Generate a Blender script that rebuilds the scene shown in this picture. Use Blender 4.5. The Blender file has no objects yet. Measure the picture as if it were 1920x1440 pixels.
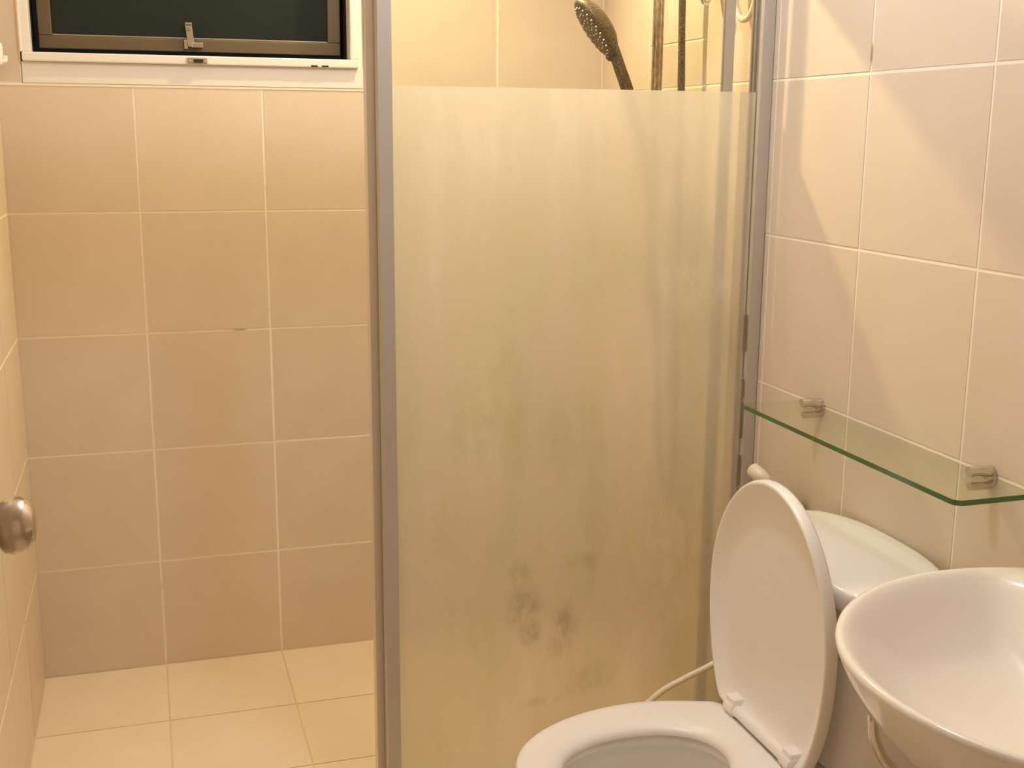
import bpy, bmesh, math, random
from mathutils import Vector, Matrix
random.seed(4)
C = bpy.context.scene.collection
PI = math.pi

# ------------------------------------------------------------------ camera, world, lamps, exposure
cam_d = bpy.data.cameras.new('camera')
cam = bpy.data.objects.new('camera', cam_d); C.objects.link(cam)
cam_d.sensor_fit = 'HORIZONTAL'; cam_d.sensor_width = 36.0
cam_d.lens = 36.0*2218.4/1920.0
cam_d.clip_start = 0.02
_r = Vector((0.955260, -0.295676, 0.007344)); _u = Vector((0.054553, 0.200545, 0.978164)); _f = Vector((0.290693, 0.934001, -0.207703))
cam.matrix_world = Matrix(((_r.x, _u.x, -_f.x, 0.30509), (_r.y, _u.y, -_f.y, -3.05227), (_r.z, _u.z, -_f.z, 1.38472), (0, 0, 0, 1)))
sc = bpy.context.scene
sc.camera = cam
sc.view_settings.view_transform = 'Standard'
sc.view_settings.look = 'None'
sc.view_settings.exposure = 0.0
sc.view_settings.gamma = 1.0
sc.view_settings.use_curve_mapping = False
sc.cycles.use_denoising = True
sc.cycles.max_bounces = 14
sc.cycles.diffuse_bounces = 6
sc.cycles.transparent_max_bounces = 16
sc.cycles.transmission_bounces = 10
sc.cycles.sample_clamp_indirect = 6.0
sc.cycles.caustics_reflective = False

world = bpy.data.worlds.new('night'); sc.world = world
world.use_nodes = True
world.node_tree.nodes['Background'].inputs[0].default_value = (0.02, 0.021, 0.024, 1)
world.node_tree.nodes['Background'].inputs[1].default_value = 0.4

CEIL = 2.36
LAMP_SHOWER = (1.09, -0.25, 2.285)
LAMP_ROOM = (0.88, -1.36, 2.285)
# the shower is lit by a tilted ceiling spotlight, the room by a globe
AIM = Vector((-0.272, -0.766, -0.583)).normalized()
_l = bpy.data.lights.new('shower_lamp', 'AREA'); _l.shape = 'DISK'; _l.size = 0.05; _l.energy = 20.0; _l.color = (1.0, 0.83, 0.45)
_o = bpy.data.objects.new('shower_lamp', _l); C.objects.link(_o); _o.location = (1.09, -0.25, 2.216)
_o.rotation_euler = AIM.to_track_quat('-Z', 'Y').to_euler()
_l = bpy.data.lights.new('room_lamp', 'POINT'); _l.shadow_soft_size = 0.06; _l.energy = 21.5; _l.color = (0.80, 0.87, 1.0)
_o = bpy.data.objects.new('room_lamp', _l); C.objects.link(_o); _o.location = (LAMP_ROOM[0], LAMP_ROOM[1], 2.215)

# ------------------------------------------------------------------ materials
def lin(r, g, b):
    f = lambda c: (c/255/12.92) if c/255 <= 0.04045 else ((c/255+0.055)/1.055)**2.4
    return (f(r), f(g), f(b), 1)
def mat(name, col, rough=0.5, metal=0.0, spec=0.5, coat=0.0):
    m = bpy.data.materials.new(name); m.use_nodes = True
    b = m.node_tree.nodes['Principled BSDF']
    b.inputs['Base Color'].default_value = col if len(col) == 4 else (*col, 1)
    b.inputs['Roughness'].default_value = rough
    b.inputs['Metallic'].default_value = metal
    b.inputs['Specular IOR Level'].default_value = spec
    b.inputs['Coat Weight'].default_value = coat
    b.inputs['Coat Roughness'].default_value = 0.08
    return m
def nodes(m): return m.node_tree.nodes, m.node_tree.links
def noise(N, L, scale, detail=3, stretch=(1, 1, 1), coord='Object', rough=0.5):
    tc = N.new('ShaderNodeTexCoord'); mp = N.new('ShaderNodeMapping')
    mp.inputs['Scale'].default_value = stretch
    nz = N.new('ShaderNodeTexNoise'); nz.inputs['Scale'].default_value = scale
    nz.inputs['Detail'].default_value = detail; nz.inputs['Roughness'].default_value = rough
    L.new(tc.outputs[coord], mp.inputs[0]); L.new(mp.outputs[0], nz.inputs['Vector'])
    return nz
def ramp(N, L, src, stops):
    r = N.new('ShaderNodeValToRGB')
    e = r.color_ramp.elements
    while len(e) < len(stops): e.new(0.5)
    for el, (p, c) in zip(e, stops):
        el.position = p; el.color = c
    L.new(src, r.inputs[0])
    return r

def tile_mat(name, c0, c1, rough):
    m = mat(name, c0, rough, spec=0.4)
    N, L = nodes(m); b = N['Principled BSDF']
    oi = N.new('ShaderNodeObjectInfo')
    tc = N.new('ShaderNodeTexCoord')
    ad = N.new('ShaderNodeVectorMath'); ad.operation = 'ADD'
    mu = N.new('ShaderNodeVectorMath'); mu.operation = 'SCALE'; mu.inputs['Scale'].default_value = 7.0
    L.new(oi.outputs['Location'], mu.inputs[0])
    L.new(tc.outputs['Object'], ad.inputs[0]); L.new(mu.outputs[0], ad.inputs[1])
    nz = N.new('ShaderNodeTexNoise'); nz.inputs['Scale'].default_value = 9; nz.inputs['Detail'].default_value = 4
    L.new(ad.outputs[0], nz.inputs['Vector'])
    r = ramp(N, L, nz.outputs['Fac'], [(0.3, c0), (0.7, c1)])
    hs = N.new('ShaderNodeHueSaturation')
    mr = N.new('ShaderNodeMapRange'); mr.inputs[3].default_value = 0.965; mr.inputs[4].default_value = 1.03
    L.new(oi.outputs['Random'], mr.inputs[0]); L.new(mr.outputs[0], hs.inputs['Value'])
    L.new(r.outputs[0], hs.inputs['Color']); L.new(hs.outputs[0], b.inputs['Base Color'])
    n2 = N.new('ShaderNodeTexNoise'); n2.inputs['Scale'].default_value = 5; n2.inputs['Detail'].default_value = 2
    L.new(ad.outputs[0], n2.inputs['Vector'])
    bp = N.new('ShaderNodeBump'); bp.inputs['Strength'].default_value = 0.05; bp.inputs['Distance'].default_value = 0.01
    L.new(n2.outputs['Fac'], bp.inputs['Height']); L.new(bp.outputs[0], b.inputs['Normal'])
    return m

M = {}
M['tile'] = tile_mat('beige_wall_tile', (0.70, 0.587, 0.46, 1), (0.73, 0.615, 0.49, 1), 0.42)
M['floor_tile'] = tile_mat('beige_floor_tile', (0.77, 0.645, 0.50, 1), (0.81, 0.68, 0.54, 1), 0.5)
gm = mat('grout', (0.80, 0.68, 0.52), 0.8)
N, L = nodes(gm)
nz = noise(N, L, 7.0, 5, coord='Object')
r_ = ramp(N, L, nz.outputs['Fac'], [(0.29, (0.46, 0.33, 0.20, 1)), (0.36, (0.90, 0.82, 0.70, 1))])
L.new(r_.outputs[0], N['Principled BSDF'].inputs['Base Color'])
M['grout'] = gm
M['joint'] = mat('cream_joint', (0.88, 0.78, 0.63), 0.7)
M['grout_floor'] = mat('floor_grout', (0.70, 0.55, 0.39), 0.8)
M['plaster'] = mat('white_ceiling_paint', (0.80, 0.76, 0.70), 0.8)
M['alu'] = mat('satin_aluminium', (0.54, 0.50, 0.45), 0.42, 0.4)
M['alu_lit'] = mat('lit_aluminium', (0.74, 0.69, 0.62), 0.4, 0.25)  # paler copy of the satin aluminium, paints light onto the shadowed stile
M['alu_dark'] = mat('aluminium_groove', (0.40, 0.34, 0.26), 0.5, 0.4)
M['white_alu'] = mat('white_powder_coat', (0.80, 0.755, 0.70), 0.4)
M['bronze'] = mat('bronze_aluminium', (0.17, 0.125, 0.07), 0.42, 0.45)
M['dark_gap'] = mat('gap_shade', (0.012, 0.011, 0.012), 0.7)  # near-black that paints the shade in gaps and slots
M['dark_steel'] = mat('dull_steel', (0.45, 0.38, 0.29), 0.35, 0.85)
M['porcelain'] = mat('white_porcelain', (0.83, 0.79, 0.75), 0.10, spec=0.55)
M['vitreous'] = mat('white_vitreous_china', (0.90, 0.87, 0.84), 0.10, spec=0.55)
M['plastic'] = mat('white_plastic', (0.90, 0.865, 0.835), 0.28)
M['cream'] = mat('cream_plastic', (0.80, 0.71, 0.54), 0.35)
M['chrome'] = mat('chrome', (0.74, 0.70, 0.64), 0.12, 1.0)
M['nickel'] = mat('brushed_nickel', (0.62, 0.53, 0.44), 0.22, 1.0)
M['sealant'] = mat('stained_sealant', (0.26, 0.20, 0.12), 0.6)
M['water'] = mat('bowl_water', (0.50, 0.48, 0.44), 0.03)
M['door'] = mat('door_laminate', (0.55, 0.44, 0.32), 0.5)
M['soap'] = mat('soap', (0.9, 0.9, 0.88), 0.4)
# chrome with dried water spots, base darkened to paint its backlit look
sm = mat('water_spotted_chrome', (0.25, 0.2, 0.13), 0.5, 0.7)
N, L = nodes(sm)
nz = noise(N, L, 260.0, 2, coord='Object')
r_ = ramp(N, L, nz.outputs['Fac'], [(0.40, (0.12, 0.095, 0.055, 1)), (0.60, (0.20, 0.155, 0.095, 1)), (0.76, (0.50, 0.42, 0.29, 1))])
L.new(r_.outputs[0], N['Principled BSDF'].inputs['Base Color'])
M['spotted'] = sm
sm2 = mat('limescaled_chrome_rail', (0.5, 0.4, 0.3), 0.3, 0.95)
N, L = nodes(sm2)
nz = noise(N, L, 240.0, 2, (1, 1, 0.25))
r_ = ramp(N, L, nz.outputs['Fac'], [(0.40, (0.36, 0.28, 0.19, 1)), (0.65, (0.60, 0.48, 0.35, 1))])
L.new(r_.outputs[0], N['Principled BSDF'].inputs['Base Color'])
M['rail'] = sm2
# emissive lamp glass
em = mat('lamp_diffuser', (0.9, 0.9, 0.85), 0.4)
N, L = nodes(em)
N['Principled BSDF'].inputs['Emission Color'].default_value = (1, 0.85, 0.62, 1)
N['Principled BSDF'].inputs['Emission Strength'].default_value = 6.0
M['diffuser'] = em

def arch_glass(name, tint, ior=1.5, rough=0.0):
    m = bpy.data.materials.new(name); m.use_nodes = True
    N, L = nodes(m); N.clear()
    out = N.new('ShaderNodeOutputMaterial'); mx = N.new('ShaderNodeMixShader')
    fr = N.new('ShaderNodeFresnel'); fr.inputs['IOR'].default_value = ior
    tr = N.new('ShaderNodeBsdfTransparent'); tr.inputs[0].default_value = (*tint, 1)
    gl = N.new('ShaderNodeBsdfGlossy'); gl.inputs['Roughness'].default_value = rough
    gl.inputs['Color'].default_value = (0.95, 0.95, 0.95, 1)
    ge = N.new('ShaderNodeNewGeometry'); ff = N.new('ShaderNodeMath'); ff.operation = 'MULTIPLY'
    iv = N.new('ShaderNodeMath'); iv.operation = 'SUBTRACT'; iv.inputs[0].default_value = 1.0
    L.new(ge.outputs['Backfacing'], iv.inputs[1]); L.new(iv.outputs[0], ff.inputs[0]); L.new(fr.outputs[0], ff.inputs[1])
    L.new(ff.outputs[0], mx.inputs[0]); L.new(tr.outputs[0], mx.inputs[1]); L.new(gl.outputs[0], mx.inputs[2])
    L.new(mx.outputs[0], out.inputs[0])
    return m
M['glass'] = arch_glass('clear_shower_glass', (0.985, 0.985, 0.965), 1.30)
M['film_back'] = arch_glass('film_back', (1, 1, 1), 1.01)
M['shelf_glass'] = arch_glass('shelf_glass', (0.935, 0.965, 0.90), 1.45)
M['shelf_edge'] = mat('green_glass_edge', (0.06, 0.145, 0.045), 0.08)
M['night_glass'] = mat('dark_window_glass', (0.022, 0.027, 0.024), 0.25, spec=0.2)
N, L = nodes(M['night_glass'])
nz = noise(N, L, 160.0, 1)
r_ = ramp(N, L, nz.outputs['Fac'], [(0.77, (0.022, 0.027, 0.024, 1)), (0.82, (0.10, 0.115, 0.11, 1))])
L.new(r_.outputs[0], N['Principled BSDF'].inputs['Base Color'])

def frosted(name):
    m = bpy.data.materials.new(name); m.use_nodes = True
    N, L = nodes(m); N.clear()
    out = N.new('ShaderNodeOutputMaterial')
    tr = N.new('ShaderNodeBsdfTransparent'); tr.inputs[0].default_value = (0.97, 0.97, 0.90, 1)
    rf = N.new('ShaderNodeBsdfRefraction'); rf.inputs['IOR'].default_value = 1.16; rf.inputs['Roughness'].default_value = 1.0
    rf.inputs['Color'].default_value = (0.97, 0.97, 0.90, 1)
    tl = N.new('ShaderNodeBsdfTranslucent'); df = N.new('ShaderNodeBsdfDiffuse')
    # haze colour with soap scum streaks, mould blotches and a painted-in smear of light
    scum = noise(N, L, 3.2, 7, (1.9, 1, 0.6), rough=0.62)
    base = ramp(N, L, scum.outputs['Fac'], [(0.33, (0.64, 0.64, 0.47, 1)), (0.46, (0.79, 0.75, 0.63, 1)), (0.56, (0.83, 0.765, 0.70, 1)), (0.68, (0.92, 0.86, 0.82, 1))])
    tc = N.new('ShaderNodeTexCoord')
    col = base.outputs[0]
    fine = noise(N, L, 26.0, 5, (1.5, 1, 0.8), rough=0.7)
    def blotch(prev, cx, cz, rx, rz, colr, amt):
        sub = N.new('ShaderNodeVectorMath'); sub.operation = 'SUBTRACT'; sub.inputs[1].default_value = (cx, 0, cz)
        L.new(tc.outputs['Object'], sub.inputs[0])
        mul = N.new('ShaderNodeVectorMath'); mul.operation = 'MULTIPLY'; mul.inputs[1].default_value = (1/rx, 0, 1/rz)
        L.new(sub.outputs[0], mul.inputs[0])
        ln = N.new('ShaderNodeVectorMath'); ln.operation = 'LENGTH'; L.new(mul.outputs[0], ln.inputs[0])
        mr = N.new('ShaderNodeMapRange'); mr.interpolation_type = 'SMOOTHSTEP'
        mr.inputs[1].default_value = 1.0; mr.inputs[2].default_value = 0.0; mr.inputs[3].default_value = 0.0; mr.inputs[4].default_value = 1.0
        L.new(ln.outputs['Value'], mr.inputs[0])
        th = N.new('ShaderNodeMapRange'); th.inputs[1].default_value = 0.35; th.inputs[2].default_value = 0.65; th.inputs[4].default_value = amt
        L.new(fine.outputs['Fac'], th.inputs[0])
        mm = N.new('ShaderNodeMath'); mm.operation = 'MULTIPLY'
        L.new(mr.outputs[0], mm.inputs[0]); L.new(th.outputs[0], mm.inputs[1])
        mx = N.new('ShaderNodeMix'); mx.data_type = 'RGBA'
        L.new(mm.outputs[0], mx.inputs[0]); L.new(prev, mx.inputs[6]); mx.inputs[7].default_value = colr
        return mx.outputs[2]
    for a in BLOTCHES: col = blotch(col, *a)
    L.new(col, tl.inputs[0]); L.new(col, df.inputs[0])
    m1 = N.new('ShaderNodeMixShader'); m1.inputs[0].default_value = 0.54     # diffuse / translucent
    L.new(tl.outputs[0], m1.inputs[1]); L.new(df.outputs[0], m1.inputs[2])
    m2 = N.new('ShaderNodeMixShader'); m2.inputs[0].default_value = 0.80     # clear / blurred
    L.new(tr.outputs[0], m2.inputs[1]); L.new(rf.outputs[0], m2.inputs[2])
    m3 = N.new('ShaderNodeMixShader'); m3.inputs[0].default_value = 0.58     # through / haze
    L.new(m2.outputs[0], m3.inputs[1]); L.new(m1.outputs[0], m3.inputs[2])
    L.new(m3.outputs[0], out.inputs[0])
    return m
# object-space centres (x from the screen's left edge, z up), radii, colour, strength
BLOTCHES = [
    (0.285, 0.44, 0.055, 0.075, (0.17, 0.17, 0.07, 1), 0.95),
    (0.300, 0.385, 0.035, 0.045, (0.16, 0.14, 0.07, 1), 0.8),
    (0.275, 0.52, 0.040, 0.040, (0.30, 0.34, 0.10, 1), 0.9),
    (0.375, 0.40, 0.050, 0.070, (0.26, 0.19, 0.10, 1), 0.8),
    (0.365, 0.35, 0.045, 0.045, (0.42, 0.26, 0.17, 1), 0.7),
    (0.415, 0.53, 0.060, 0.035, (0.38, 0.31, 0.16, 1), 0.6),
    (0.335, 0.545, 0.035, 0.018, (0.85, 0.78, 0.60, 1), 0.9),
    (0.43, 0.27, 0.10, 0.06, (0.36, 0.31, 0.15, 1), 0.5),
    (0.33, 0.23, 0.07, 0.02, (0.33, 0.27, 0.14, 1), 0.5),
    (0.615, 1.085, 0.10, 0.075, (1.0, 0.97, 0.90, 1), 0.9),  # bright smear of light painted into the film colour
    (0.690, 1.075, 0.05, 0.055, (1.0, 0.95, 0.86, 1), 0.7),  # right end of the painted light smear
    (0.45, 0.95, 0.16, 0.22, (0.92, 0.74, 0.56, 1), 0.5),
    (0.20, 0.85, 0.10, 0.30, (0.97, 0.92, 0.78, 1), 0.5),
    (0.12, 0.62, 0.10, 0.12, (0.62, 0.58, 0.34, 1), 0.5),
    (0.62, 0.52, 0.22, 0.34, (0.55, 0.50, 0.26, 1), 0.55),
]
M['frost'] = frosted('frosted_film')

# ------------------------------------------------------------------ mesh helpers
def obj(name, bm, m, parent=None, smooth=False, angle=None):
    me = bpy.data.meshes.new(name)
    bmesh.ops.recalc_face_normals(bm, faces=bm.faces)
    bm.to_mesh(me); bm.free()
    for mm in (m if isinstance(m, (list, tuple)) else [m]): me.materials.append(mm)
    if smooth:
        for p in me.polygons: p.use_smooth = True
        if angle: me.set_sharp_from_angle(angle=math.radians(angle))
    o = bpy.data.objects.new(name, me); C.objects.link(o)
    if parent: o.parent = parent
    return o
def thing(name, label, cat, loc=(0, 0, 0)):
    o = bpy.data.objects.new(name, None); C.objects.link(o); o.location = loc
    o.empty_display_size = 0.1
    o['label'] = label; o['category'] = cat
    return o
def structure(name, bm, m):
    o = obj(name, bm, m); o['kind'] = 'structure'; return o
def struct_empty(name, loc=(0, 0, 0)):
    o = bpy.data.objects.new(name, None); C.objects.link(o); o.location = loc; o['kind'] = 'structure'; return o
def box(bm, x0, x1, y0, y1, z0, z1, bev=0.0, mi=0):
    r = bmesh.ops.create_cube(bm, size=1.0)
    vs = r['verts']
    for v in vs:
        v.co = Vector((x0+(v.co.x+.5)*(x1-x0), y0+(v.co.y+.5)*(y1-y0), z0+(v.co.z+.5)*(z1-z0)))
    if bev > 0:
        es = list({e for v in vs for e in v.link_edges})
        bmesh.ops.bevel(bm, geom=es, offset=bev, segments=2, affect='EDGES', profile=0.5)
    return bm
def bx(*a, **k):
    return box(bmesh.new(), *a, **k)
def tube(bm, pts, rad, n=12, cap=True):
    """smooth tube through points (radius constant or list)"""
    P = [Vector(p) for p in pts]
    rads = rad if isinstance(rad, (list, tuple)) else [rad]*len(P)
    T = []
    for i in range(len(P)):
        a = P[max(i-1, 0)]; b = P[min(i+1, len(P)-1)]
        T.append((b-a).normalized())
    ref = Vector((0, 0, 1)) if abs(T[0].z) < 0.9 else Vector((1, 0, 0))
    nrm = T[0].cross(ref).normalized()
    rings = []
    for i, p in enumerate(P):
        nrm = (nrm - T[i]*nrm.dot(T[i])).normalized(); bn = T[i].cross(nrm)
        rings.append([bm.verts.new(p + (nrm*math.cos(2*PI*k/n)+bn*math.sin(2*PI*k/n))*rads[i]) for k in range(n)])
    for a, b in zip(rings, rings[1:]):
        for k in range(n): bm.faces.new((a[k], a[(k+1) % n], b[(k+1) % n], b[k]))
    if cap:
        bm.faces.new(rings[0][::-1]); bm.faces.new(rings[-1])
    return bm
def smooth_path(pts, sub=8):
    P = [Vector(p) for p in pts]; out = []
    for i in range(len(P)-1):
        p0 = P[max(i-1, 0)]; p1 = P[i]; p2 = P[i+1]; p3 = P[min(i+2, len(P)-1)]
        for s in range(sub):
            t = s/sub
            out.append(0.5*((2*p1)+(p2-p0)*t+(2*p0-5*p1+4*p2-p3)*t*t+(3*p1-p0-3*p2+p3)*t**3))
    out.append(P[-1]); return out
def loft(bm, rings, cap0=True, cap1=True, mi=0):
    R_ = [[bm.verts.new(Vector(p)) for p in r] for r in rings]
    n = len(R_[0])
    for a, b in zip(R_, R_[1:]):
        for k in range(n):
            f = bm.faces.new((a[k], a[(k+1) % n], b[(k+1) % n], b[k])); f.material_index = mi
    if cap0: bm.faces.new(R_[0][::-1])
    if cap1: bm.faces.new(R_[-1])
    return bm
def radial(poly, c, n=96):
    """resample a star-shaped outline at n equal angles about c"""
    out = []
    for k in range(n):
        a = 2*PI*k/n; d = (math.cos(a), math.sin(a)); best = 0
        for i in range(len(poly)):
            ax, ay = poly[i][0]-c[0], poly[i][1]-c[1]
            bx_, by_ = poly[(i+1) % len(poly)][0]-c[0], poly[(i+1) % len(poly)][1]-c[1]
            ex, ey = bx_-ax, by_-ay
            den = d[0]*ey-d[1]*ex
            if abs(den) < 1e-12: continue
            t = (ax*ey-ay*ex)/den; s = (ax*d[1]-ay*d[0])/den
            if t > 0 and -1e-6 <= s <= 1+1e-6: best = max(best, t)
        out.append((c[0]+d[0]*best, c[1]+d[1]*best))
    return out
def lathe(bm, prof, axis_o, axis_d, n=28):
    """revolve (dist along axis, radius) profile"""
    o = Vector(axis_o); d = Vector(axis_d).normalized()
    ref = Vector((0, 0, 1)) if abs(d.z) < 0.9 else Vector((1, 0, 0))
    a = d.cross(ref).normalized(); b = d.cross(a)
    rings = [[o+d*s+(a*math.cos(2*PI*k/n)+b*math.sin(2*PI*k/n))*max(r, 1e-5) for k in range(n)] for s, r in prof]
    return loft(bm, rings)

# ------------------------------------------------------------------ room shell
W = 1.5014; YF = -3.75; TH = 0.12; TT = 0.007
ROWS = [0, 0.2887, 0.5887, 0.8887, 1.1887, 1.4887, 1.7887, 2.0887, CEIL]
def cut(rects, hole):
    out = []
    hx0, hx1, hz0, hz1 = hole
    for (x0, x1, z0, z1) in rects:
        if x1 <= hx0 or x0 >= hx1 or z1 <= hz0 or z0 >= hz1: out.append((x0, x1, z0, z1)); continue
        if x0 < hx0: out.append((x0, hx0, z0, z1))
        if x1 > hx1: out.append((hx1, x1, z0, z1))
        a, b = max(x0, hx0), min(x1, hx1)
        if z0 < hz0: out.append((a, b, z0, hz0))
        if z1 > hz1: out.append((a, b, hz1, z1))
    return out
_tile_cache = {}
def tile_mesh(w, h, m, gap):
    key = (round(w, 4), round(h, 4), m.name)
    if key not in _tile_cache:
        bm = bx(-w/2+gap, w/2-gap, -h/2+gap, h/2-gap, 0, TT)
        top = [e for e in bm.edges if all(v.co.z > TT*0.5 for v in e.verts)]
        bmesh.ops.bevel(bm, geom=top, offset=0.0016, segments=2, affect='EDGES')
        me = bpy.data.meshes.new('tile'); bmesh.ops.recalc_face_normals(bm, faces=bm.faces); bm.to_mesh(me); bm.free(); me.materials.append(m)
        _tile_cache[key] = me
    return _tile_cache[key]
def lay(parent, rects, place, m, gap=0.0013, uneven=0.0004):
    for (a0, a1, b0, b1) in rects:
        if a1-a0 < 0.012 or b1-b0 < 0.012: continue
        o = bpy.data.objects.new('tile', tile_mesh(a1-a0, b1-b0, m, gap))
        C.objects.link(o); o.parent = parent
        o.matrix_local = place((a0+a1)/2, (b0+b1)/2, random.uniform(-uneven, uneven))
# back wall (window wall), face at y = 0
HOLE = (0.0545, 0.8565, 1.4887, 2.06)
bm = bmesh.new()
for (x0, x1, z0, z1) in cut([(-TH, W+TH, -0.1, CEIL)], HOLE): box(bm, x0, x1, TT*0.14, 0.15, z0, z1)
wall_back = structure('wall_back', bm, M['grout'])
cols = [0, 0.3014, 0.6038, 0.9062, 1.2086, W]
rects = [(a, b, c, d) for a, b in zip(cols, cols[1:]) for c, d in zip(ROWS, ROWS[1:])]
lay(wall_back, cut(rects, HOLE), lambda u, v, j: Matrix.Translation((u, TT+j, v)) @ Matrix.Rotation(PI/2, 4, 'X'), M['tile'])
# right wall, face at x = W
wall_right = structure('wall_right', bx(W+TT*0.15, W+0.15, YF, 0.0, -0.1, CEIL), M['grout'])
vj = [0, -0.306, -0.6196]; 
while vj[-1] > YF: vj.append(vj[-1]-0.3137)
vj[-1] = YF
rects = []
for a, b in zip(vj, vj[1:]):
    for c, d in zip(ROWS, ROWS[1:]):
        if abs(a+0.306) < 1e-6 and abs(c-1.4887) < 1e-6: rects += [(b, a, c, 1.589), (b, a, 1.589, d)]
        else: rects.append((b, a, c, d))
ROTR = Matrix(((0, 0, -1, 0), (-1, 0, 0, 0), (0, 1, 0, 0), (0, 0, 0, 1)))
lay(wall_right, rects, lambda u, v, j: Matrix.Translation((W+TT+j, u, v)) @ ROTR, M['tile'])
# left wall, face at x = 0
wall_left = structure('wall_left', bx(-0.15, -TT*0.14, YF, 0.0, -0.1, CEIL), M['grout'])
vl = [0, -0.315]
while vl[-1] > YF: vl.append(vl[-1]-0.3014)
vl[-1] = YF
rects = [(b, a, c, d) for a, b in zip(vl, vl[1:]) for c, d in zip(ROWS, ROWS[1:])]
ROTL = Matrix(((0, 0, 1, 0), (1, 0, 0, 0), (0, 1, 0, 0), (0, 0, 0, 1)))
lay(wall_left, rects, lambda u, v, j: Matrix.Translation((-TT+j, u, v)) @ ROTL, M['tile'])
wall_front = structure('wall_front', bx(-0.15, W+0.15, YF-0.12, YF, -0.1, CEIL), M['plaster'])
ceiling = structure('ceiling', bx(-0.15, W+0.15, YF-0.12, 0.15, CEIL, CEIL+0.1), M['plaster'])
# floor
floor = structure('floor', bx(-0.15, W+0.15, YF-0.12, 0.15, -0.12, -TT*0.25), M['grout_floor'])
fx = [0, 0.3014, 0.6020, 0.9030, 1.2040, W]
fy = [0, -0.322]
while fy[-1] > YF: fy.append(fy[-1]-0.300)
fy[-1] = YF
rects = [(a, b, d, c) for a, b in zip(fx, fx[1:]) for c, d in zip(fy, fy[1:])]
lay(floor, rects, lambda u, v, j: Matrix.Translation((u, v, -TT+j*0.5)), M['floor_tile'], gap=0.0010)

# ------------------------------------------------------------------ window
win = struct_empty('window_1', (0.455, 0, 1.4887))
def wpart(name, bm, m, parent, **k):
    for v in bm.verts: v.co -= Vector((0.455, 0, 1.4887))
    return obj(name, bm, m, parent, **k)
wpart('sill', bx(0.0560, 0.8560, -0.003, 0.14, 1.4905, 1.539, bev=0.0012), M['white_alu'], win)
fr = wpart('bottom_rail', bx(0.0590, 0.8430, -0.016, 0.045, 1.5392, 1.5600, bev=0.003), M['white_alu'], win)
for sx in (0.732, 0.7585):
    wpart('drain_slot', bx(sx-0.0085, sx+0.0085, -0.0168, -0.012, 1.5405, 1.5445, bev=0.0008), M['dark_gap'], fr)
st = wpart('strike_plate', bx(0.4270, 0.4750, -0.0195, -0.0155, 1.5405, 1.5555, bev=0.002), M['nickel'], fr)
wpart('slot', bx(0.4430, 0.4650, -0.0202, -0.018, 1.5435, 1.5520), M['dark_gap'], fr)
for sx in (0.4345, 0.4700):
    wpart('screw', lathe(bmesh.new(), [(0, 0.0024), (0.0012, 0.0022), (0.0016, 0.0)], (sx, -0.0192, 1.5478), (0, -1, 0), 12), M['dark_steel'], fr)
wpart('left_jamb', bx(0.0580, 0.0790, -0.010, 0.045, 1.5602, 2.04, bev=0.002), M['white_alu'], win)
wpart('left_bead', bx(0.0555, 0.0605, -0.0135, 0.010, 1.5600, 2.05, bev=0.0015), M['white_alu'], win)
wpart('right_jamb', bx(0.8230, 0.8420, -0.010, 0.045, 1.5602, 2.04, bev=0.004), M['white_alu'], win)
wpart('head_rail', bx(0.0590, 0.8520, -0.010, 0.045, 2.0402, 2.058, bev=0.002), M['white_alu'], win)
wpart('reveal', bx(0.8440, 0.8563, 0.004, 0.10, 1.5392, 2.058), M['plaster'], win)
# dark strips painting in the shade round the frame, and the outward-opened sash
wpart('shade_strip', bx(0.0560, 0.8430, 0.0455, 0.14, 1.5395, 1.5600), M['dark_gap'], win)
wpart('shade_strip', bx(0.0560, 0.0780, 0.0455, 0.14, 1.5602, 2.058), M['dark_gap'], win)
wpart('shade_strip', bx(0.8240, 0.8435, 0.0455, 0.14, 1.5602, 2.058), M['dark_gap'], win)
wpart('sill_joint', bx(0.0005, 0.8560, -0.0016, 0.003, 1.4842, 1.4902, bev=0.0006), M['joint'], win)
sash = bpy.data.objects.new('sash', None); C.objects.link(sash); sash.parent = win
sash.location = (0, 0.066, 0.555); sash.rotation_euler = (math.radians(3.5), 0, 0)
def spart(name, x0, x1, y0, y1, z0, z1, m, bev=0.002, parent=None):
    b = bx(x0-0.455, x1-0.455, y0, y1, z0, z1, bev=bev)
    return obj(name, b, m, parent or sash)
ZB = -0.470
spart('bottom_stile', 0.0905, 0.815, 0, 0.03, ZB, ZB+0.031, M['bronze'])
spart('left_stile', 0.0905, 0.122, 0, 0.03, ZB+0.0312, -0.03, M['bronze'])
spart('right_stile', 0.783, 0.815, 0, 0.03, ZB+0.0312, -0.03, M['bronze'])
spart('top_stile', 0.0905, 0.815, 0, 0.03, -0.0298, 0, M['bronze'])
spart('pane', 0.1222, 0.7828, 0.012, 0.018, ZB+0.0314, -0.030, M['night_glass'], 0)
spart('glazing_bead', 0.122, 0.783, 0.002, 0.010, ZB+0.0312, ZB+0.0345, M['dark_steel'], 0.0006)  # strip paler than the sash, painting in its bevel highlight
lev = bmesh.new()
box(lev, 0.4300-0.455, 0.4465-0.455, -0.014, -0.008, ZB+0.012, ZB+0.068, bev=0.0015)
box(lev, 0.4300-0.455, 0.4465-0.455, -0.024, -0.006, ZB+0.066, ZB+0.070, bev=0.0012)
for v in lev.verts: v.co.x += (ZB+0.07-v.co.z)*0.10
lv = obj('latch_lever', lev, M['dark_steel'], sash)
obj('lever_eye', lathe(bmesh.new(), [(0, 0.0055), (0.004, 0.005), (0.0042, 0.0028), (0.001, 0.0024)], (0.4383-0.455, -0.0142, ZB+0.056), (0, -1, 0), 16), M['dark_steel'], lv)
lb = bmesh.new()
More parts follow.
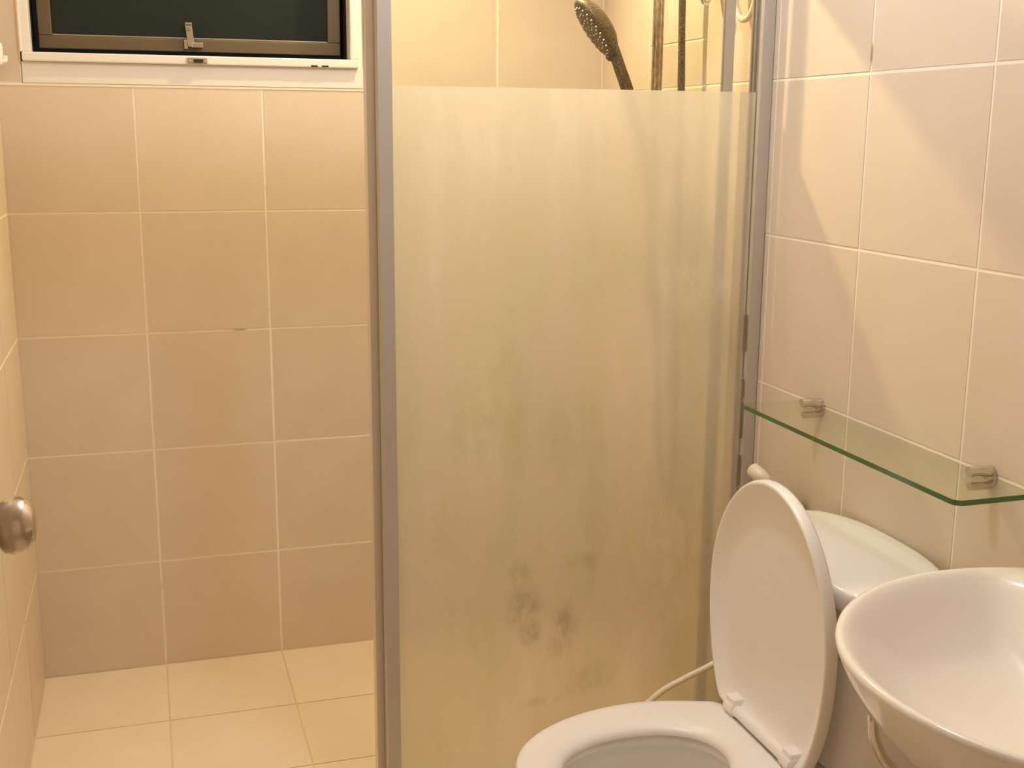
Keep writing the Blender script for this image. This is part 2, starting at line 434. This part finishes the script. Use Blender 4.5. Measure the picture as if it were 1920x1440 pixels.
box(lb, 0.4270-0.455, 0.4360-0.455, -0.012, 0.001, ZB+0.006, ZB+0.030, bev=0.002)
box(lb, 0.4440-0.455, 0.4720-0.455, -0.016, 0.001, ZB+0.010, ZB+0.024, bev=0.002)
obj('latch_bracket', lb, M['nickel'], lv)

# ------------------------------------------------------------------ shower screen: fixed panel and sliding door
ZTOP = 1.812; FZ = 1.4660
scr = thing('shower_screen', 'fixed shower glass panel with frosted lower part and grey aluminium posts', 'shower screen', (0.716, -0.905, 0))
def local(bm, o):
    d = Vector(o)
    for v in bm.verts: v.co -= d
    return bm
SO = (0.716, -0.905, 0)
obj('post', local(bx(0.7160, 0.7420, -0.920, -0.892, 0.0, ZTOP, bev=0.0012), SO), M['alu'], scr)
wc = obj('wall_channel', local(bx(1.4745, W-0.001, -0.917, -0.897, 0.0, ZTOP, bev=0.0012), SO), M['alu'], scr)
bm = bmesh.new()
box(bm, 1.4690, 1.4850, -0.8968, -0.890, 0, ZTOP, bev=0.0008)
box(bm, 1.4660, 1.4850, -0.8898, -0.884, 0, ZTOP, bev=0.0008)
obj('glazing_bead', local(bm, SO), M['alu_dark'], wc)
for i in range(9):
    z0 = 0.25+i*0.085+random.uniform(-.02, .02)
    bm = bx(1.4690-random.uniform(0, .003), 1.4732, -0.9120, -0.9085, z0, z0+random.uniform(.04, .08), bev=0.0006)
    obj('sealant', local(bm, SO), M['sealant'], wc)
obj('bottom_rail', local(bx(0.7420, 1.4735, -0.918, -0.895, 0.0, 0.030, bev=0.001), SO), M['alu'], scr)
obj('top_rail', local(bx(0.0, W-0.0005, -0.935, -0.840, ZTOP, ZTOP+0.070, bev=0.002), SO), M['alu'], scr)
pane = obj('glass_pane', local(bx(0.7425, 1.4700, -0.9080, -0.9020, 0.031, ZTOP-0.001), SO), M['glass'], scr)
bm = local(bx(0.7427, 1.4692, -0.9092, -0.9082, 0.032, FZ), SO)
for f in bm.faces: f.material_index = 0 if f.normal.y < -0.5 else 1
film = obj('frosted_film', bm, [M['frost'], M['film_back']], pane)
for p in film.data.polygons: p.material_index = 0 if p.normal.y < -0.5 else 1

sd = thing('sliding_shower_door', 'clear sliding shower door with grey aluminium stiles pushed behind the fixed panel', 'shower door', (0.703, -0.86, 0))
DO = (0.703, -0.86, 0)
stl = obj('stile', local(bx(0.7030, 0.7300, -0.873, -0.846, 0.012, ZTOP-0.002, bev=0.001), DO), M['alu_lit'], sd)
bm = bmesh.new()
box(bm, 0.7185, 0.7225, -0.8768, -0.8732, 0.02, ZTOP-0.01)
obj('groove', local(bm, DO), M['alu_dark'], stl)
bm = bmesh.new(); box(bm, 0.7235, 0.7300, -0.8790, -0.8732, 0.02, ZTOP-0.01, bev=0.001)
obj('pull_lip', local(bm, DO), M['bronze'], stl)
st2 = obj('stile', local(bx(1.4165, 1.4380, -0.871, -0.8640, 0.012, ZTOP-0.002, bev=0.001), DO), M['alu'], sd)
bm = bmesh.new(); box(bm, 1.4140, 1.4163, -0.870, -0.8645, 0.02, ZTOP-0.01, bev=0.0006)
obj('gasket', local(bm, DO), M['alu_dark'], st2)
obj('bottom_rail', local(bx(0.7302, 1.4380, -0.8635, -0.850, 0.012, 0.040, bev=0.001), DO), M['alu'], sd)
obj('top_rail', local(bx(0.7302, 1.4380, -0.8635, -0.850, ZTOP-0.032, ZTOP-0.002, bev=0.001), DO), M['alu'], sd)
obj('glass_pane', local(bx(0.7302, 1.4365, -0.863, -0.857, 0.041, ZTOP-0.033), DO), M['glass'], sd)

# ------------------------------------------------------------------ shower fittings on the right wall
RX, RY = 1.455, -0.462
t = thing('shower_slide_rail', 'vertical chrome slide rail standing off the right shower wall', 'shower rail', (RX, RY, 1.0))
bm = tube(bmesh.new(), [(0, 0, -0.02), (0, 0, 0.80)], 0.0128, 20)
obj('rail', bm, M['rail'], t, True, 40)
for z in (0.0, 0.78):
    bm = bmesh.new(); tube(bm, [(0.0, 0, z), (W-RX-0.001, 0, z)], 0.012, 16)
    lathe(bm, [(0, 0.02), (0.006, 0.02), (0.008, 0.012)], (W-RX-0.001, 0, z), (-1, 0, 0), 20)
    obj('wall_bracket', bm, M['chrome'], t, True, 40)
hz = 0.385
bm = lathe(bmesh.new(), [(-0.022, 0.018), (-0.02, 0.0195), (0.02, 0.0195), (0.022, 0.018)], (0, 0, hz), (0, 0, 1), 22)
lathe(bm, [(0, 0.012), (0.03, 0.014), (0.045, 0.016)], (0, 0, hz), (-1, 0, 0.3), 16)
obj('holder', bm, M['chrome'], t, True, 40)

# hand shower: profile drawn in the x-z plane at y = RY
hs = thing('hand_shower', 'water-spotted chrome hand shower head above the frosted glass', 'shower head', (1.40, RY, 1.40))
HO = Vector((1.40, RY, 1.40))
HY = RY
hp = smooth_path([(1.4155, HY, 1.385), (1.398, HY, 1.440), (1.380, HY, 1.490), (1.362, HY, 1.533), (1.345, HY, 1.575)], 5)
bm = tube(bmesh.new(), [p-HO for p in hp], [0.0150-0.0015*min(1, i/20) for i in range(len(hp))], 18)
obj('handle', bm, M['spotted'], hs, True, 40)
# head: flattened disc whose face looks down-left
e1 = Vector((1.3475, HY, 1.560)); e0 = Vector((1.262, HY, 1.676))
cc = (e0+e1)/2; ax = (e0-e1).normalized(); nn = Vector((-ax.z, 0, ax.x)); nn = nn if nn.z < 0 else -nn; side = Vector((0, 1, 0))
Lh = (e0-e1).length/2+0.004
prof = [(0.0, -0.030), (0.35, -0.0285), (0.62, -0.0235), (0.85, -0.0135), (0.97, -0.003), (1.0, 0.004), (0.97, 0.010), (0.90, 0.013), (0.5, 0.0145), (0.0, 0.015)]
rings = [[cc-HO+ax*(Lh*max(s, 1e-4)*math.cos(2*PI*k/32))+side*(0.050*max(s, 1e-4)*math.sin(2*PI*k/32))+nn*d for k in range(32)] for s, d in prof]
hd = obj('spray_head', loft(bmesh.new(), rings), M['spotted'], hs, True, 50)
bm = bmesh.new()
for rr, cnt in ((0.80, 22), (0.58, 16), (0.36, 10), (0.15, 5)):
    for k in range(cnt):
        a = 2*PI*k/cnt
        p = cc-HO+ax*(Lh*rr*math.cos(a))+side*(0.050*rr*math.sin(a))+nn*0.0138
        lathe(bm, [(0, 0.0022), (0.003, 0.0017), (0.0034, 0.0)], p, nn, 6)
nzl = obj('nozzles', bm, M['nickel'], hd, True, 40); nzl['kind'] = 'stuff'
bm = lathe(bmesh.new(), [(-0.012, 0.008), (-0.006, 0.011), (0.004, 0.011), (0.010, 0.006)], Vector((1.340, HY, 1.556))-HO, nn, 14)
obj('joint', bm, M['spotted'], hs, True, 40)
hose = smooth_path([(1.4155, HY, 1.385), (1.435, HY-0.02, 1.25), (1.455, HY-0.04, 1.0), (1.465, HY-0.06, 0.62), (1.468, -0.565, 0.52), (1.468, -0.600, 0.62), (1.464, -0.600, 1.0), (1.462, -0.592, 1.2), (1.462, -0.584, 1.45), (1.461, -0.574, 1.70), (1.464, -0.60, 1.78), (1.49, -0.64, 1.80)], 8)
bm = tube(bmesh.new(), [p-HO for p in hose], 0.0078, 12)
obj('hose', bm, M['spotted'], hs, True, 60)

t = thing('wall_hook', 'small chrome hook on the shower wall right of the hose', 'hook', (W-0.001, -0.665, 1.70))
bm = lathe(bmesh.new(), [(0, 0.018), (0.005, 0.018), (0.008, 0.012)], (0, 0, 0), (-1, 0, 0), 20)
obj('backplate', bm, M['chrome'], t, True, 40)
bm = tube(bmesh.new(), smooth_path([(-0.004, 0, 0), (-0.014, 0, -0.012), (-0.022, -0.003, -0.034), (-0.032, -0.008, -0.044), (-0.044, -0.018, -0.036), (-0.046, -0.024, -0.018)], 5), 0.0055, 12)
obj('hook_arm', bm, M['chrome'], t, True, 60)

t = thing('towel_ring', 'cream plastic towel loop on the shower wall beside the metal channel', 'towel ring', (W-0.001, -0.828, 1.78))
ub = smooth_path([(-0.004, 0.048, 0), (-0.018, 0.048, -0.01), (-0.019, 0.046, -0.05), (-0.019, 0.044, -0.125), (-0.019, 0.034, -0.152), (-0.019, 0.014, -0.168), (-0.019, -0.010, -0.168), (-0.019, -0.030, -0.152), (-0.019, -0.040, -0.125), (-0.019, -0.044, -0.05), (-0.018, -0.044, -0.01), (-0.004, -0.044, 0)], 6)
obj('loop', tube(bmesh.new(), ub, 0.0062, 14), M['cream'], t, True, 60)
obj('backplate', bx(-0.010, 0.0, -0.056, 0.060, -0.018, 0.022, bev=0.004), M['cream'], t, True, 40)

t = thing('plastic_hook', 'small white plastic hook on the left wall beside the window', 'hook', (0, -0.045, 1.552))
obj('pad', bx(0.0, 0.021, -0.026, 0.026, -0.026, 0.026, bev=0.007), M['soap'], t, True, 40)
obj('prong', tube(bmesh.new(), smooth_path([(0.014, 0, -0.010), (0.022, 0, -0.016), (0.026, 0, -0.015), (0.027, 0, -0.004)], 5), 0.0045, 10), M['soap'], t, True, 60)

# ------------------------------------------------------------------ glass shelf
SH = Vector((W, -1.40, 0.8877))
t = thing('glass_shelf', 'clear green-edged glass shelf on two chrome brackets above the toilet', 'shelf', SH)
y0, y1, xf, xb, rc = -1.7305, -1.1010, 1.3655, W-0.0035, 0.014
out = [(xb, y0)]
for cx, cy, a0 in ((xf+rc, y0+rc, -PI/2), (xf+rc, y1-rc, PI)):
    for k in range(7):
        a = a0-(PI/2)*k/6
        out.append((cx+rc*math.cos(a), cy+rc*math.sin(a)))
out.append((xb, y1-0.0)); 
bm = loft(bmesh.new(), [[(x-SH.x, y-SH.y, z) for x, y in out] for z in (-0.008, 0.0)])
bm.normal_update()
pn = obj('glass_plate', bm, [M['shelf_glass'], M['shelf_edge']], t)
for p in pn.data.polygons: p.material_index = 0 if abs(p.normal.z) > 0.5 or p.normal.x > 0.9 or p.normal.y > 0.9 else 1
for by in (-1.160, -1.634):
    bm = bmesh.new()
    x0b, x1b = -0.042, -0.001
    tube(bm, smooth_path([(x1b, by-SH.y, 0.0065), (x1b-0.012, by-SH.y, 0.0065), (x1b-0.022, by-SH.y, 0.0085), (x0b+0.010, by-SH.y, 0.0085), (x0b, by-SH.y, 0.0080)], 4), 0.0082, 18)
    br = obj('bracket', bm, M['chrome'], t, True, 50)
    bm = tube(bmesh.new(), [(x1b, by-SH.y, -0.0150), (x0b+0.004, by-SH.y, -0.0150)], 0.0066, 16)
    obj('lower_jaw', bm, M['nickel'], br, True, 50)
    obj('flange', lathe(bmesh.new(), [(0, 0.0135), (0.004, 0.0135), (0.0055, 0.010)], (0, by-SH.y, -0.004), (-1, 0, 0), 20), M['nickel'], br, True, 40)

# ------------------------------------------------------------------ toilet
TY = -1.435
TO = Vector((1.25, TY, 0))
toilet = thing('toilet', 'white close-coupled toilet with lid raised against its cistern', 'toilet', TO)
def seat_poly(grow=0.0, hw=0.186, ln=0.425, corner=0.148):
    """u runs from the hinge towards the tip, v sideways"""
    pts = [(-grow, 0.0)]
    pts += [(-grow, (corner+grow)*0.93), (0.004-grow*0.7, corner+grow*0.9-0.002), (0.014, corner+grow+0.003)]
    for i in range(1, 9):
        s = i/8; u = 0.014+s*(0.165-0.014)
        pts.append((u, corner+0.003+grow+(hw-corner-0.003)*math.sin(s*PI/2)))
    for i in range(1, 25):
        a = i/24*PI/2
        pts.append((0.165+(ln-0.165+grow)*math.sin(a), (hw+grow)*math.cos(a)))
    return pts + [(u, -v) for u, v in pts[-2:0:-1]]
def hole_poly():
    pts = []
    for i in range(48):
        a = 2*PI*i/48; c, s = math.cos(a), math.sin(a)
        u = 0.195+(0.152 if c > 0 else 0.128)*math.copysign(abs(c)**0.95, c)
        pts.append((u, 0.098*math.copysign(abs(s)**0.9, s)))
    return pts
NS = 112; UC = (0.195, 0.0)
SO_ = radial(seat_poly(), UC, NS); SI = radial(hole_poly(), UC, NS)
def uvz(p, z): return (-p[0], p[1], z)       # hinge-relative; tip towards -x
ZS = 0.390
prof = [(0.0, ZS-0.016), (0.0, ZS-0.008), (0.02, ZS-0.003), (0.06, ZS-0.0005), (0.18, ZS+0.001), (0.55, ZS+0.0005), (0.80, ZS-0.003), (0.93, ZS-0.008), (1.0, ZS-0.014), (1.0, ZS-0.019), (0.9, ZS-0.020), (0.1, ZS-0.018)]
rings = [[uvz((a[0]+(b[0]-a[0])*s, a[1]+(b[1]-a[1])*s), z) for a, b in zip(SO_, SI)] for s, z in prof]
bm = loft(bmesh.new(), rings+[rings[0]], False, False)
bmesh.ops.remove_doubles(bm, verts=bm.verts, dist=1e-6)
obj('seat', bm, M['plastic'], toilet, True, 60)
# bowl: foot, trunk, rim, inner basin
def bowl_ring(x0, x1, hw, z, sq=2.4):
    cx, rx = (x0+x1)/2-TO.x, (x1-x0)/2
    out = []
    for k in range(NS):
        a = 2*PI*k/NS; c, s = math.cos(a), math.sin(a)
        e = 2/(sq if c > 0 else 2.0)
        out.append((cx+rx*math.copysign(abs(c)**e, c), hw*math.copysign(abs(s)**e, s), z))
    return out
RIM = radial(seat_poly(-0.006), UC, NS)
rim_o = lambda z, sc_=1.0: [uvz((UC[0]+(p[0]-UC[0])*sc_, p[1]*sc_), z) for p in RIM]
def aligned(r):     # same angular start as the radial rings (angles measured towards -x)
    return [r[(NS//2 - k) % NS] for k in range(NS)]
HOL = radial(hole_poly(), UC, NS)
rin = lambda z, sc_, dz=0: [uvz((UC[0]+(p[0]-UC[0])*sc_, p[1]*sc_*1.04), z) for p in HOL]
rings = [aligned(bowl_ring(0.98, 1.47, 0.112, 0.0)), aligned(bowl_ring(0.985, 1.465, 0.106, 0.03)), aligned(bowl_ring(0.965, 1.45, 0.104, 0.13)), aligned(bowl_ring(0.90, 1.42, 0.125, 0.22)),
         rim_o(0.30, 0.90), rim_o(0.335, 0.975), rim_o(0.360, 1.0), rim_o(0.368, 0.99), rim_o(0.3695, 0.95),
         rin(0.369, 1.10), rin(0.362, 1.03), rin(0.350, 1.05), rin(0.340, 1.16), rin(0.315, 1.12), rin(0.27, 0.92), rin(0.225, 0.66), rin(0.185, 0.42)]
bowl = obj('bowl', loft(bmesh.new(), rings), M['vitreous'], toilet, True, 70)
wr_ = rin(0.225, 0.655)
obj('water', loft(bmesh.new(), [wr_, [(p[0], p[1], 0.2255) for p in wr_]]), M['water'], bowl)
dk = bx(1.225-TO.x, 1.475-TO.x, -0.095, 0.095, 0.20, 0.3685, bev=0.015)
obj('deck', dk, M['vitreous'], bowl, True, 50)
# cistern, bow-fronted
CY = -1.412-TY
def plan(x0, x1, hw, z, rc=0.05, bow=0.018, n=14, back=None):
    pts = []
    bx_, by_ = (rc, rc) if back is None else back          # back corners may be long elliptical sweeps
    for cx, cy, a0, ex, ey in ((x1-bx_, hw-by_, 0, bx_, by_), (x0+rc, hw-rc, PI/2, rc, rc), (x0+rc, -hw+rc, PI, rc, rc), (x1-bx_, -hw+by_, 1.5*PI, bx_, by_)):
        for k in range(n+1):
            a = a0+PI/2*k/n
            pts.append((cx+ex*math.cos(a), cy+ey*math.sin(a)))
    dense = []
    for i in range(len(pts)):
        a, b = pts[i], pts[(i+1) % len(pts)]
        d = math.hypot(b[0]-a[0], b[1]-a[1]); m_ = max(1, int(d/0.03))
        for q in range(m_): dense.append((a[0]+(b[0]-a[0])*q/m_, a[1]+(b[1]-a[1])*q/m_))
    xm = (x0+x1)/2
    res = []
    for x, y in dense:
        f = max(0, (xm-x)/(xm-x0)) if x < xm else 0
        res.append((x-f*bow*(1-(y/hw)**2)-TO.x, y+CY, z))
    return res
rings = [plan(1.335, 1.485, 0.180, 0.372, 0.045), plan(1.322, 1.492, 0.192, 0.385, 0.05), plan(1.318, 1.493, 0.200, 0.45, 0.05), plan(1.314, 1.494, 0.207, 0.655, 0.05), plan(1.316, 1.492, 0.205, 0.664, 0.05)]
cis = obj('cistern', loft(bmesh.new(), rings), M['vitreous'], toilet, True, 60)
rings = [plan(1.318, 1.492, 0.203, 0.6642, 0.05), plan(1.318, 1.492, 0.203, 0.6705, 0.05)]
obj('lid_gap_shade', loft(bmesh.new(), rings), M['dark_gap'], cis)  # dark band painting the shadow line under the cistern lid
# cistern lid: flat top with an arched strip along the wall
bm = bmesh.new()
base = plan(1.302, 1.499, 0.219, 0, 0.055, 0.02, back=(0.062, 0.170))
cxl = sum(p[0] for p in base)/len(base)
def lidz(x, y):
    k = max(0.0, min(1.0, (x+TO.x-1.458)/0.008)); k = k*k*(3-2*k)
    a = max(0, 1-((y-CY)/0.225)**2)
    return 0.703+0.004*a+k*0.009*a
def lidring(sc_, dz, flat=None):
    out = []
    for x, y, _ in base:
        X = cxl+(x-cxl)*sc_; Y = CY+(y-CY)*sc_
        out.append((X, Y, (lidz(X, Y)+dz) if flat is None else flat))
    return out
rings = [lidring(0.93, 0, 0.6708), lidring(0.985, 0, 0.671), lidring(1.0, 0, 0.676), lidring(1.0, -0.012), lidring(0.992, -0.005), lidring(0.975, -0.001), lidring(0.95, 0.0)]
rings += [lidring(s, 0.0) for s in (0.9, 0.82, 0.74, 0.66, 0.55, 0.4, 0.25, 0.1, 0.01)]
obj('cistern_lid', loft(bm, rings), M['vitreous'], toilet, True, 50)
# raised lid
th = 0.0
UA = Vector((math.sin(th), 0, math.cos(th))); NA = Vector((math.cos(th), 0, -math.sin(th))); VA = Vector((0, 1, 0))
LORG = Vector((1.245-TO.x, 0.004, 0.396))
lp_ = [(0.0, 0.0), (0.0, 0.130), (0.003, 0.139)]
for i in range(1, 12):
    u_ = 0.2*i/11; lp_.append((max(u_, 0.004), 0.192*math.sqrt(1-((0.2-u_)/0.293)**2)))
for i in range(1, 25):
    a_ = PI/2*i/24; lp_.append((0.2+0.240*math.sin(a_), 0.192*math.cos(a_)))
LP = radial(lp_+[(u_, -v_) for u_, v_ in lp_[-2:0:-1]], UC, NS)
def lring(s, n):
    return [LORG+UA*(UC[0]+(p[0]-UC[0])*s)+VA*(p[1]*s)+NA*n for p in LP]
rings = [lring(0.01, 0.020), lring(0.5, 0.020), lring(0.78, 0.0195), lring(0.84, 0.018), lring(0.89, 0.0135), lring(0.93, 0.0065), lring(0.958, 0.0015), lring(0.970, 0.0), lring(0.985, -0.0003), lring(0.992, 0.0015), lring(1.0, 0.006), lring(1.0, 0.016), lring(0.985, 0.022), lring(0.94, 0.0265), lring(0.8, 0.030), lring(0.5, 0.033), lring(0.01, 0.034)]
obj('lid', loft(bmesh.new(), rings), M['plastic'], toilet, True, 60)
# hinge bar with two caps
HX = 1.252-TO.x; HZ = 0.403
hb = obj('hinge_bar', tube(bmesh.new(), [(HX-0.005, -0.090, HZ), (HX-0.005, 0.085, HZ)], 0.0098, 18), M['plastic'], toilet, True, 50)
for sy in (-0.100, 0.092):
    bm = bmesh.new()
    lathe(bm, [(-0.016, 0.0105), (-0.014, 0.0128), (0.014, 0.0128), (0.016, 0.0105)], (HX-0.005, sy, HZ), (0, 1, 0), 18)
    box(bm, HX-0.012, HX+0.012, sy-0.015, sy+0.015, HZ+0.001, HZ+0.020, bev=0.003)
    box(bm, HX-0.012, HX+0.008, sy-0.011, sy+0.011, ZS-0.022, HZ, bev=0.003)
    obj('hinge_cap', bm, M['plastic'], hb, True, 40)

# ------------------------------------------------------------------ bidet sprayer
t = thing('bidet_sprayer', 'cream handheld bidet sprayer with hose hanging behind the toilet', 'sprayer', (1.47, -1.10, 0.70))
BO = Vector((1.47, -1.10, 0.70))
hp0 = Vector((1.430, -1.033, 0.738))-BO; hd_ = Vector((0.030, -0.060, -0.028)).normalized()
bm = lathe(bmesh.new(), [(0.0, 0.0), (0.001, 0.010), (0.006, 0.0145), (0.030, 0.0138), (0.045, 0.0100), (0.050, 0.0060), (0.052, 0.0)], hp0, hd_, 22)
obj('head', bm, M['cream'], t, True, 50)
bm = lathe(bmesh.new(), [(0.049, 0.005), (0.050, 0.0072), (0.062, 0.0072), (0.064, 0.005), (0.10, 0.006), (0.13, 0.007)], hp0, hd_, 16)
obj('trigger_valve', bm, M['chrome'], t, True, 40)
bm = bmesh.new(); box(bm, 0.0, W-1.47-0.001, -0.035, -0.005, -0.045, -0.015, bev=0.004)
obj('wall_holder', bm, M['chrome'], t, True, 40)
hose = smooth_path([hp0+hd_*0.128+BO, (1.478, -1.165, 0.62), (1.472, -1.14, 0.50), (1.43, -1.105, 0.415), (1.336, -1.10, 0.364), (1.270, -1.10, 0.339), (1.210, -1.10, 0.310), (1.12, -1.11, 0.235), (1.06, -1.13, 0.12), (1.08, -1.14, 0.03), (1.18, -1.15, 0.008), (1.32, -1.15, 0.02), (1.44, -1.16, 0.09), (1.494, -1.17, 0.16)], 8)
obj('hose', tube(bmesh.new(), [p-BO for p in hose], 0.0062, 12), M['cream'], t, True, 60)

# ------------------------------------------------------------------ wash basin
BC = Vector((1.357, -2.022, 0.78)); EA, EB = 0.306, 0.302
basin = thing('wash_basin', 'white oval wash basin fixed to the right wall below the shelf end', 'basin', (W, BC.y, 0.78))
WO = Vector((W, BC.y, 0.78))
def bring(s, z, clip, inner=False, n=112):
    out = []
    for k in range(n):
        a = 2*PI*k/n
        y = BC.y+EB*s*math.sin(a)
        if inner:
            ca, sa = math.cos(a), math.sin(a)
            if ca < 0: x = BC.x+EA*s*ca
            else:                                              # the wall side is squarer
                x = BC.x+(clip-BC.x)*ca**0.62
                y = BC.y+EB*s*math.copysign(abs(sa)**0.75, sa)
        else:
            x = min(BC.x+EA*s*math.cos(a), clip)
        out.append(Vector((x, y, z))-WO)
    return out
prof = [(0.02, 0.570, 1.497), (0.22, 0.574, 1.497), (0.40, 0.594, 1.497), (0.58, 0.624, 1.497), (0.76, 0.668, 1.497), (0.90, 0.717, 1.497), (0.965, 0.752, 1.497), (0.992, 0.771, 1.497), (1.0, 0.778, 1.497),
        (0.996, 0.7835, 1.496), (0.982, 0.7855, 1.492)]
prof += [(0.970, 0.7850, 1.478, 1), (0.955, 0.7828, 1.470, 1), (0.932, 0.7772, 1.463, 1), (0.900, 0.7675, 1.455, 1), (0.86, 0.7535, 1.446, 1), (0.81, 0.7360, 1.436, 1), (0.75, 0.7185, 1.426, 1), (0.67, 0.7010, 1.417, 1), (0.57, 0.6865, 1.408, 1), (0.46, 0.6765, 1.400, 1), (0.35, 0.6705, 1.392, 1), (0.23, 0.6670, 1.382, 1), (0.12, 0.6655, 1.372, 1), (0.03, 0.6652, 1.362, 1)]
# the basin's bowl sinks towards a point a little in front of its middle
obj('bowl', loft(bmesh.new(), [bring(*p) for p in prof]), M['porcelain'], basin, True, 70)
t = thing('supply_hose', 'pale braided water hose curving down beneath the basin', 'hose', (W, -1.80, 0.45))
VO = Vector((W, -1.80, 0.45))
hp = smooth_path([(1.206, -1.815, 0.674), (1.194, -1.82, 0.650), (1.193, -1.82, 0.617), (1.205, -1.82, 0.584), (1.227, -1.82, 0.552), (1.29, -1.83, 0.49), (1.38, -1.86, 0.455), (1.475, -1.88, 0.45)], 8)
obj('hose', tube(bmesh.new(), [p-VO for p in hp], 0.0072, 12), M['chrome'], t, True, 60)
bm = lathe(bmesh.new(), [(0, 0.022), (0.006, 0.022), (0.009, 0.012), (0.035, 0.012), (0.036, 0.0)], Vector((W-0.001, -1.88, 0.45))-VO, (-1, 0, 0), 20)
obj('angle_valve', bm, M['chrome'], t, True, 40)

# ------------------------------------------------------------------ open door at the left with its knob
jamb = structure('trim_1', bx(0.0, 0.092, -2.66, -2.56, 0.0, CEIL, bev=0.003), M['door'])
dr = struct_empty('door_1', (0.096, -2.55, 0.0))
obj('door_leaf', bx(0.0, 0.036, 0.0, 0.715, 0.012, 2.05, bev=0.002), M['door'], dr)
kz = 1.018; kx = 0.036; ky = 0.655
bm = lathe(bmesh.new(), [(0, 0.030), (0.003, 0.031), (0.006, 0.029), (0.008, 0.016), (0.018, 0.012), (0.024, 0.013), (0.028, 0.020), (0.032, 0.0255), (0.040, 0.0278), (0.048, 0.0272), (0.054, 0.0245), (0.0575, 0.0185), (0.0590, 0.0175), (0.0605, 0.010), (0.061, 0.0)], (kx, ky, kz), (1, 0, 0), 36)
obj('knob', bm, M['nickel'], dr, True, 50)

# ------------------------------------------------------------------ ceiling lamps
t = thing('ceiling_light', 'round ceiling light over the middle of the bathroom', 'lamp', (LAMP_ROOM[0], LAMP_ROOM[1], CEIL))
obj('housing', lathe(bmesh.new(), [(0, 0.10), (0.02, 0.105), (0.035, 0.10), (0.04, 0.085)], (0, 0, 0), (0, 0, -1), 32), M['white_alu'], t, True, 40)
obj('diffuser', lathe(bmesh.new(), [(0.0402, 0.084), (0.055, 0.078), (0.064, 0.055), (0.068, 0.0)], (0, 0, 0), (0, 0, -1), 32), M['diffuser'], t, True, 50)
HP = Vector((1.09, -0.25, 2.216))-AIM*0.006          # centre of the lamp's face
BP = Vector((HP.x-AIM.x*0.06, HP.y-AIM.y*0.06, CEIL))
t = thing('spotlight', 'tilted ceiling spotlight inside the shower cubicle', 'lamp', BP)
obj('base', lathe(bmesh.new(), [(0, 0.045), (0.012, 0.045), (0.018, 0.038)], (0, 0, 0), (0, 0, -1), 28), M['white_alu'], t, True, 40)
back = HP-AIM*0.06-BP
obj('stem', tube(bmesh.new(), [(0, 0, -0.016), back], 0.008, 12), M['white_alu'], t, True, 40)
hd = obj('lamp_head', lathe(bmesh.new(), [(-0.09, 0.0), (-0.088, 0.030), (-0.07, 0.040), (-0.004, 0.050), (-0.002, 0.048)], HP-BP, AIM, 28), M['white_alu'], t, True, 40)
obj('lamp_face', lathe(bmesh.new(), [(-0.0018, 0.046), (0.0, 0.045), (0.001, 0.0)], HP-BP, AIM, 28), M['diffuser'], hd, True, 40)
